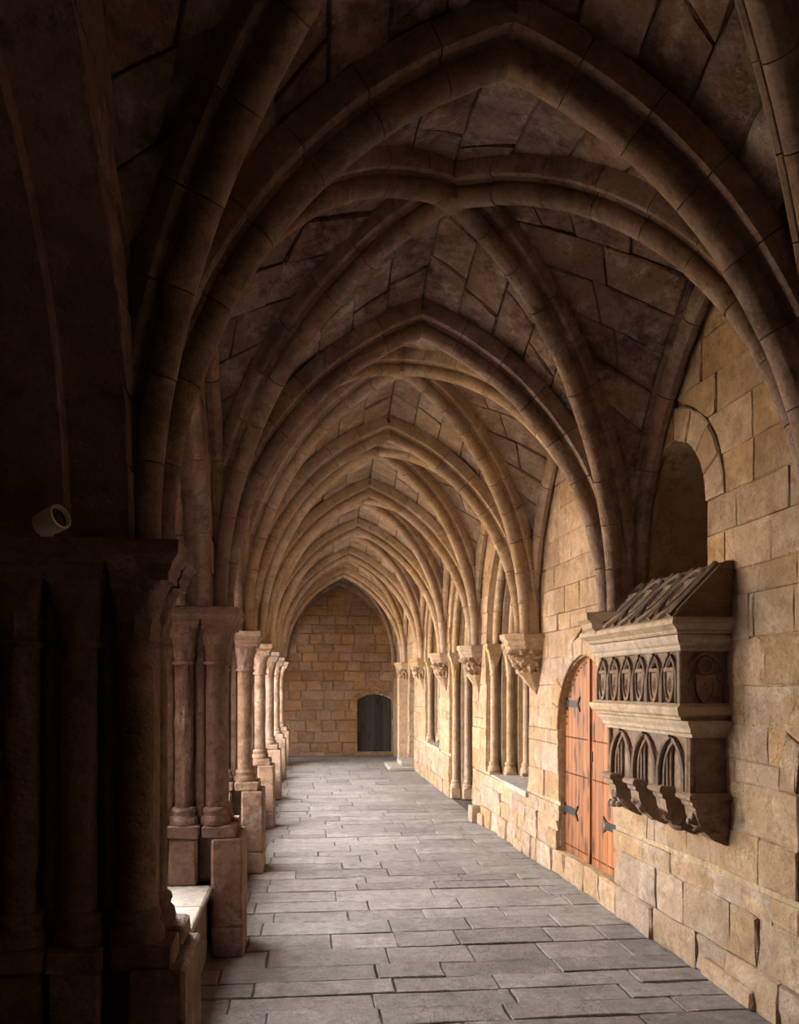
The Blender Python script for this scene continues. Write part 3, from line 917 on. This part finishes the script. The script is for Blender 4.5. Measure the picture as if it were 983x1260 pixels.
    # wall ribs
    for sx, X in ((1, XR(yc)-.06), (-1, -.72)):
        sd = 'right' if sx > 0 else 'left'
        if bi == 0 and sx < 0: continue
        wt = empty('wall_rib', (X, yc, SPR), 'slender rib following the vault along the %s wall, %s' % (sd, ['bay above the camera', 'first bay in full view', 'second bay in view', 'third bay in view', 'fourth bay in view', 'fifth bay in view', 'bay before the last', 'bay touching the end wall'][bi]), 'rib', 'wall ribs of the vault')
        Xa = XR(y0)-.06 if sx > 0 else X; Xb = XR(y1)-.06 if sx > 0 else X
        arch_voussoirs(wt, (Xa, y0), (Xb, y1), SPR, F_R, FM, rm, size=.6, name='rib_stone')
tn = ['black unlit transverse arch above the camera', 'wide black transverse arch framing the top of the picture', 'pointed transverse arch with a dark underside in front of the paler vaults', 'third pointed transverse arch from the camera, lit on its right limb',
      'fourth pointed transverse arch from the camera', 'fifth pointed transverse arch from the camera', 'sixth pointed transverse arch from the camera', 'innermost pointed transverse arch just before the end wall']
for k, ya in enumerate(ARCH):
    if k == 0: continue
    t = empty('transverse_arch', ((XL+XV)/2, ya, SPR), tn[k], 'arch', 'transverse arches of the gallery')
    arch_voussoirs(t, (XL, ya), (XV, ya), SPR, T_R, TR, RIB if k < 3 else RIBL, size=.42 if k < 4 else .6)  # arches further in take the rib colour with the light painted in
t = empty('end_wall_rib', (.93, ENDY-.06, SPR), 'moulded rib framing the head of the end wall', 'rib')
arch_voussoirs(t, (XL, ENDY-.07), (XV, ENDY-.07), SPR, T_R, FM, RIB, size=.6, name='rib_stone')

# ---- shell: roof, near end, rooms behind the right wall, side arm at the far end
MB().box((-1.5, -2.6, 5.62), (5.0, ENDY+.6, 5.85)).build('roof_slab', SANDJ, None, kind='structure', label='flat stone roof closing the gallery above the vaults')
MB().box((-1.5, -2.6, -.02), (5.0, -2.3, 5.7)).build('wall_near', PIER, None, kind='structure', label='plain wall behind the camera closing the near end of the gallery')
MB().box((4.8, -2.6, -.02), (5.0, ENDY+.5, 5.7)).build('wall_outer', PIER, None, kind='structure', label='back wall of the dark rooms behind the right wall')
MB().box((-6.0, 22.2, 3.6), (-1.35, ENDY+.5, 3.9)).build('roof_slab', SANDJ, None, kind='structure', label='low roof over the side arm beyond the last pier')
wa = MB().box((-6.0, 22.1, -.02), (-1.36, 22.35, .6)); wa.box((-6.0, 22.1, 2.9), (-1.36, 22.35, 3.7)); wa.box((-4.6, 22.1, .6), (-2.6, 22.35, 2.9)); wa.build('wall_arm', PIER, None, kind='structure', label='garth side wall of the side arm with two openings')
MB().box((-6.0, 22.1, -.02), (-5.8, ENDY+.5, 3.7)).build('wall_arm', PIER, None, kind='structure', label='end wall of the side arm beyond the last pier')
# plain building added outside the first bays to keep daylight off them
shade_wall = empty('wall_shade', (-3, 1, 0), 'plain building added outside the arcade to shade the nearest bays', kind='structure')
MB().box((-6.5, -3.0, -.15), (-1.44, 4.65, 6.2)).build('wall_core', PIER, shade_wall)
MB().box((-13, -3.0, -.15), (-6.4, 6.3, 6.2)).build('wall_core', PIER, shade_wall)
MB().box((-6.5, 3.9, -.15), (-2.9, 6.3, 6.2)).build('wall_core', PIER, shade_wall)
MB().box((-60, -40, -.35), (-1.30, 80, -.15)).build('ground', GRAVEL, None, kind='structure', label='pale earth ground of the garth outside the arcade')

# ---- carved tomb on the right wall
Y0, Y1 = 5.56, 7.12
tb = empty('wall_tomb', (XR(6.3), 6.3, 1.2), 'carved gothic stone tomb with sloping lid, shields and blind arches, bracketed on the right wall', 'tomb')
def TW(y, z, p): return (XR(y)-p, y, z)                # p out of the wall
def mould(name, prof, y0, y1, body, mat, lab=None):
    """moulding that returns round three sides; prof (p, z)"""
    v = []; f = []
    for p, z in prof:
        e = p - body
        v += [TW(y1+e, z, -.02), TW(y1+e, z, p), TW(y0-e, z, p), TW(y0-e, z, -.02)]
    n = len(prof)
    for i in range(n-1):
        for k in range(3): f.append((i*4+k, i*4+k+1, (i+1)*4+k+1, (i+1)*4+k))
        f.append((i*4+3, i*4, (i+1)*4, (i+1)*4+3))
    f.append((0, 1, 2, 3)); f.append((n*4-1, n*4-2, n*4-3, n*4-4))
    return mesh(name, v, f, mat, tb, label=lab)
UB, LB = .35, .255
def body(name, p, y0, y1, z0, z1, mat, q=-.02):
    v = [TW(y0, z0, q), TW(y0, z0, p), TW(y1, z0, p), TW(y1, z0, q), TW(y0, z1, q), TW(y0, z1, p), TW(y1, z1, p), TW(y1, z1, q)]
    return mesh(name, v, [(0,1,2,3), (7,6,5,4), (0,4,5,1), (1,5,6,2), (2,6,7,3), (3,7,4,0)], mat, tb)
body('chest', UB-.06, Y0+.04, Y1-.02, 1.95, 2.42, TOMB)
body('chest', LB-.07, Y0+.07, Y1-.05, 1.30, 1.84, TOMB)
mould('lid_cornice', [(.34, 2.445), (.385, 2.45), (.40, 2.465), (.40, 2.475), (.425, 2.49), (.455, 2.51), (.455, 2.54), (.44, 2.55), (.42, 2.56)], Y0, Y1, .35, TOMBP, 'pale moulded edge of the lid')
mould('upper_cornice', [(.30, 2.33), (.345, 2.335), (.355, 2.35), (.355, 2.37), (.375, 2.385), (.39, 2.42), (.39, 2.44), (.36, 2.447)], Y0, Y1, .35, TOMBP)
mould('middle_ledge', [(.28, 1.855), (.34, 1.86), (.35, 1.88), (.375, 1.895), (.39, 1.93), (.39, 1.95), (.36, 1.965), (.34, 1.975)], Y0, Y1, .35, TOMBP, 'pale moulded ledge under the shield panels')
mould('lower_cornice', [(.22, 1.735), (.255, 1.74), (.262, 1.76), (.28, 1.775), (.285, 1.80), (.31, 1.83), (.32, 1.855), (.28, 1.858)], Y0+.02, Y1-.02, .255, TOMBP)
# lid: sloping slab with end gables
SL0, SL1 = (.43, 2.555), (.075, 2.93)
def lid(y, u, h=0.0):
    """u 0 eave .. 1 ridge; h above the slope"""
    dp, dz = SL1[0]-SL0[0], SL1[1]-SL0[1]; L = sqrt(dp*dp+dz*dz)
    return TW(y, SL0[1]+dz*u + h*(-dp)/L, SL0[0]+dp*u + h*dz/L)
E0, E1 = Y0-.05, Y1+.10
v = []
for y in (E0, E1): v += [TW(y, 2.555, -.02), TW(y, 2.555, .43), TW(y, 2.93, .075), TW(y, 2.945, .04), TW(y, 2.945, -.02)]
mesh('lid', v, [(0,1,2,3,4), (9,8,7,6,5), (0,5,6,1), (1,6,7,2), (2,7,8,3), (3,8,9,4), (4,9,5,0)], TOMB, tb)
def tube_on(fn, pts, r, name, mat=TOMB, seg=6, closed=False, par=None):
    P = [Vector(fn(*p)) for p in pts]; n = len(P); v = []; f = []
    for i in range(n):
        a = P[(i-1) % n] if closed or i else P[0]; b = P[(i+1) % n] if closed or i < n-1 else P[-1]
        tg = (b-a).normalized() if (b-a).length > 1e-9 else Vector((0, 0, 1))
        up = Vector((0, 1, 0)) if abs(tg.y) < .9 else Vector((0, 0, 1))
        l = tg.cross(up).normalized(); u = l.cross(tg)
        for k in range(seg): v.append(P[i] + (l*cos(2*pi*k/seg) + u*sin(2*pi*k/seg))*r)
    for i in range(n if closed else n-1):
        j = (i+1) % n
        for k in range(seg): f.append((i*seg+k, i*seg+(k+1) % seg, j*seg+(k+1) % seg, j*seg+k))
    if not closed: f.append(tuple(range(seg))[::-1]); f.append(tuple(range((n-1)*seg, n*seg)))
    return mesh(name, v, f, mat, par or tb, smooth=True)
# heater shield on any surface: fn(s, t, h)
def shield(fn, cs, ct, w, hgt, th=.022, mat=TOMB, par=None, name='shield'):
    o = [(-w, hgt*.5), (-w*.5, hgt*.53), (0, hgt*.5), (w*.5, hgt*.53), (w, hgt*.5), (w*.98, hgt*.05), (w*.8, -hgt*.22), (w*.45, -hgt*.42), (0, -hgt*.55), (-w*.45, -hgt*.42), (-w*.8, -hgt*.22), (-w*.98, hgt*.05)]
    n = len(o); v = [fn(cs+a, ct+b, 0) for a, b in o] + [fn(cs+a*.94, ct+b*.95, th) for a, b in o] + [fn(cs+a*.72, ct+b*.75, th*1.1) for a, b in o] + [fn(cs+a*.68, ct+b*.71, th*.75) for a, b in o]
    f = []
    for q in range(3):
        for k in range(n): f.append((q*n+k, q*n+(k+1) % n, (q+1)*n+(k+1) % n, (q+1)*n+k))
    # small lozenge charge
    f.append(tuple(range(3*n, 4*n)))
    b = len(v)
    v += [fn(cs, ct+hgt*.28, th*.75), fn(cs+w*.4, ct+.02*hgt, th*.75), fn(cs, ct-hgt*.25, th*.75), fn(cs-w*.4, ct+.02*hgt, th*.75), fn(cs, ct, th*1.4)]
    f += [(b, b+1, b+4), (b+1, b+2, b+4), (b+2, b+3, b+4), (b+3, b, b+4)]
    return mesh(name, v, f, mat, par or tb)
nl = 5; LW_ = (E1-E0-.10)/nl
for i in range(nl+1):
    y = E0+.05+LW_*i
    tube_on(lid, [(y, .02, .012), (y, .98, .012)], .021 if 0 < i < nl else .028, 'lid_rib')
for i in range(nl):
    yc = E0+.05+LW_*(i+.5)
    # long pointed almond frames leaning up the slope
    w = LW_*.46
    lp = []
    for q in range(20):
        a = 2*pi*q/20
        lp.append((yc + w*sin(a)*(abs(sin(a))**.25), .47 + .44*cos(a), .016))
    tube_on(lid, lp, .023, 'lid_tracery', closed=True)
    for cu in (.47,):
        shield(lambda s, t, h: lid(s, t, h+.002), yc, cu, w*.58, .50, th=.028, mat=TOMB)
# gable end panel of the lid (towards the camera)
def EP(x, z, h): return (XR(Y0)-x, E0-h, z)
tube_on(EP, [(.02, 2.90, .004), (.10, 2.90, .004), (.40, 2.60, .004), (.02, 2.60, .004)], .013, 'gable_frame', closed=True)
tube_on(EP, [(.02, 2.645, .004), (.36, 2.645, .004)], .009, 'gable_frame')
# plate helper on the tomb front
def arcade(y0, y1, z0, z1, n, p, ztop, zspr, back, mat, tr=.013, shieldz=None, inner=False):
    w = (y1-y0)/n
    for i in range(n):
        yc = y0 + w*(i+.5); h = Hole(yc, w*.45, z0, zspr, (ztop-zspr))
        fnm = lambda s, z, d: TW(s, z, p-d)
        plate(fnm, yc-w/2, yc+w/2, z0, z1, [h], .022, back, step=.03).build('arch_panel', mat, tb)
        pts = [(yc-w*.45, z0, p)] + [(yc+x, zspr+z, p) for x, z, _, _ in h.arc.spts(7)] + [(yc+w*.45, z0, p)]
        tube_on(TW, pts, tr, 'arch_moulding')
        h2 = Arc(w*.34, (ztop-zspr)*.86)
        pts = [(yc-w*.34, z0, p-.025)] + [(yc+x, zspr+z, p-.025) for x, z, _, _ in h2.spts(7)] + [(yc+w*.34, z0, p-.025)]
        tube_on(TW, pts, tr*.7, 'arch_moulding')
        if inner:
            rr = w*.24; zc = z0 + .24
            for q, (r_, pp) in enumerate(((rr, p-.03), (rr*.76, p-.045))):
                pts = [(yc-r_, z0, pp)] + [(yc-r_*cos(a*pi/10), zc+r_*1.1*sin(a*pi/10), pp) for a in range(11)] + [(yc+r_, z0, pp)]
                tube_on(TW, pts, .011, 'inner_arch')
            tube_on(TW, [(yc, zc+rr*1.15, p-.035), (yc-.03, zc+rr*1.9, p-.03), (yc, zspr+(ztop-zspr)*.8, p-.03), (yc+.03, zc+rr*1.9, p-.03)], .007, 'tracery', closed=True)
        if shieldz is not None:
            shield(lambda s, t, h_: TW(s, t, p-back+.012+h_), yc, shieldz, w*.33, .25, th=.045, mat=mat)
            # little trefoil above the shield
            zc = shieldz + .155
            tube_on(TW, [(yc-w*.22, zc-.02, p-.03), (yc-w*.1, zc+.035, p-.02), (yc, zc+.045, p-.018), (yc+w*.1, zc+.035, p-.02), (yc+w*.22, zc-.02, p-.03)], .010, 'tracery')
            tube_on(TW, [(yc, zc+.045, p-.02), (yc, ztop-.02, p-.03)], .006, 'tracery')
arcade(Y0+.06, Y1-.02, 1.975, 2.335, 6, UB-.005, 2.32, 2.12, .055, TOMB, shieldz=2.10)
arcade(Y0+.14, Y1-.07, 1.34, 1.74, 3, LB-.008, 1.73, 1.44, .075, TOMB, tr=.020, inner=True)
# corner posts
for yc, p, z0, z1 in ((Y0+.02, UB, 1.975, 2.335), (Y0+.055, LB+.005, 1.36, 1.74), (Y0+.10, LB, 1.36, 1.74), (Y1-.06, LB, 1.36, 1.74)):
    tube_on(TW, [(yc, z0, p-.012), (yc, z1, p-.012)], .019, 'corner_shaft', seg=8)
def EB2(x, z, h): return (XR(Y0)-LB+x, Y0+.062-h, z)
body('corner_post', UB-.004, Y0+.01, Y0+.06, 1.97, 2.34, TOMB, q=UB-.06)
body('corner_post', LB-.006, Y0+.045, Y0+.14, 1.35, 1.75, TOMB, q=LB-.09)
for q_ in (.035, .10, .20): tube_on(EB2, [(q_, 1.35, 0), (q_, 1.84, 0)], .012, 'end_shaft')
body('frame_post', LB-.03, Y1-.08, Y1-.01, 1.35, 1.75, TOMBP)
# camera-side end of the chest
def EB(x, z, h): return (XR(Y0)-x, Y0+.012-h, z)
mesh('end_panel', [EB(.0, 1.975, -.02), EB(.34, 1.975, -.02), EB(.34, 2.335, -.02), EB(.0, 2.335, -.02), EB(0, 1.975, -.06), EB(.34, 1.975, -.06), EB(.34, 2.335, -.06), EB(0, 2.335, -.06)], [(0,1,2,3), (7,6,5,4), (0,4,5,1), (1,5,6,2), (2,6,7,3), (3,7,4,0)], TOMB, tb)
ea = Arc(.145, .19)
tube_on(EB, [(.165-.145, 1.98, -.008)] + [(.165+x, 2.13+z, -.008) for x, z, _, _ in ea.spts(7)] + [(.165+.145, 1.98, -.008)], .013, 'end_tracery')
tube_on(EB, [(.165+.05*cos(a*pi/6), 2.235+.055*sin(a*pi/6), -.008) for a in range(12)], .009, 'end_tracery', closed=True)
tube_on(EB, [(.165-.13, 2.10, -.008), (.165-.07, 2.175, -.006), (.165-.04, 2.17, -.006)], .008, 'end_tracery')
tube_on(EB, [(.165+.13, 2.10, -.008), (.165+.07, 2.175, -.006), (.165+.04, 2.17, -.006)], .008, 'end_tracery')
shield(lambda s, t, h: EB(s, t, h-.02), .165, 2.07, .075, .20, th=.028)
for x in (.0, .325): tube_on(EB, [(x, 1.98, -.01), (x, 2.33, -.01)], .016, 'corner_shaft', seg=8)
body('lower_end', LB-.03, Y0+.04, Y0+.14, 1.34, 1.85, TOMB)
# brackets: four, with carved beasts
def lump(parts, seed):
    """one carved mass from overlapping ellipsoids"""
    b = MB()
    for (c, r) in parts:
        n1, n2 = 10, 7; v = []; f = []
        for i in range(n2+1):
            th = pi*i/n2
            for k in range(n1):
                a = 2*pi*k/n1; d = Vector((sin(th)*cos(a), sin(th)*sin(a), cos(th)))
                q = 1 + .22*noise.noise(d*2.3 + Vector((seed, c[1]*9, c[2]*7)))
                v.append((c[0]+d.x*r[0]*q, c[1]+d.y*r[1]*q, c[2]+d.z*r[2]*q))
        for i in range(n2):
            for k in range(n1): f.append((i*n1+k, (i+1)*n1+k, (i+1)*n1+(k+1) % n1, i*n1+(k+1) % n1))
        b.add(v, f)
    return b
for i, yc in enumerate((Y0+.075, Y0+.53, Y0+1.0, Y0+1.46)):
    x = XR(yc); hw = .085
    lab = ['bracket with a crouching beast at the camera end', 'fluted bracket', 'bracket with a curled beast', 'bracket with knotted carving at the far end'][i]
    v = []; f = []
    pr = [(.28, 1.36), (.30, 1.345), (.30, 1.32), (.27, 1.30), (.265, 1.275), (.245, 1.26), (.235, 1.20), (.20, 1.12), (.11, 1.04), (.02, 1.00)]
    for p, z in pr:
        e = hw + max(0, p-.265)*.8
        if z < 1.2: e = hw*(.75+.25*(z-1)/.2)
        v += [(x+.02, yc-e, z), (x-p, yc-e, z), (x-p, yc+e, z), (x+.02, yc+e, z)]
    for k in range(len(pr)-1):
        for j in range(4): f.append((k*4+j, k*4+(j+1) % 4, (k+1)*4+(j+1) % 4, (k+1)*4+j))
    f.append((3, 2, 1, 0)); n = (len(pr)-1)*4; f.append((n, n+1, n+2, n+3))
    br = mesh('bracket', v, f, TOMB, tb, label=lab)
    if i == 0:
        P = [((x-.10, yc-.02, 1.17), (.13, .085, .075)), ((x-.215, yc-.03, 1.19), (.055, .05, .055)), ((x-.255, yc-.03, 1.17), (.03, .03, .028)), ((x-.23, yc-.065, 1.235), (.018, .015, .025)), ((x-.23, yc+.01, 1.235), (.018, .015, .025)),
             ((x-.20, yc-.05, 1.11), (.05, .025, .022)), ((x-.04, yc-.05, 1.12), (.07, .05, .06)), ((x-.08, yc-.07, 1.08), (.06, .025, .022))]
    elif i == 1:
        P = [((x-.16, yc+q*.04, 1.16), (.075, .018, .085)) for q in (-2, -1, 0, 1, 2)] + [((x-.10, yc, 1.06), (.07, .09, .04))]
    elif i == 2:
        P = [((x-.19, yc, 1.20), (.06, .06, .06)), ((x-.235, yc+.01, 1.18), (.03, .03, .03)), ((x-.12, yc, 1.13), (.09, .08, .06)), ((x-.20, yc-.06, 1.14), (.04, .03, .05)), ((x-.07, yc+.03, 1.07), (.06, .06, .05))]
    else:
        P = [((x-.20+.03*sin(q), yc-.06+.04*(q % 4), 1.23-.045*(q//3)), (.035, .032, .032)) for q in range(12)] + [((x-.12, yc, 1.13), (.08, .07, .07))]
    lump(P, i*3.7).build('carved_beast' if i in (0, 2) else 'carving', TOMB, br, smooth=True)

# ---- small round fitting on the dark pier's capital
lt = empty('spotlight', (-1.02, 3.62, SPR), 'small pale round spotlight lying on top of the shadowed capital at left', 'spotlight')
def hcyl(c, d, prof, name, mat, seg=16):
    d = Vector(d).normalized(); l = d.cross(Vector((0, 0, 1))).normalized(); u = l.cross(d); v = []; f = []
    for r, s in prof:
        for k in range(seg): v.append(Vector(c) + d*s + (l*cos(2*pi*k/seg)+u*sin(2*pi*k/seg))*r)
    for i in range(len(prof)-1):
        for k in range(seg): f.append((i*seg+k, i*seg+(k+1) % seg, (i+1)*seg+(k+1) % seg, (i+1)*seg+k))
    f.append(tuple(range(seg))[::-1]); f.append(tuple(range((len(prof)-1)*seg, len(prof)*seg)))
    return mesh(name, v, f, mat, lt, smooth=True)
dd = (.75, -.45, .25)
hcyl((-1.06, 3.58, SPR+.05), dd, [(.03, -.03), (.048, -.02), (.052, .03), (.052, .09), (.044, .092), (.040, .07)], 'housing', CREAM)
hcyl((-1.06, 3.58, SPR+.05), dd, [(.041, .068), (.041, .074)], 'lens', LENS)
block('bracket', (-1.08, 3.58, SPR-.005), (-1.03, 3.63, SPR+.02), CREAM, lt, r=.004, jit=0)
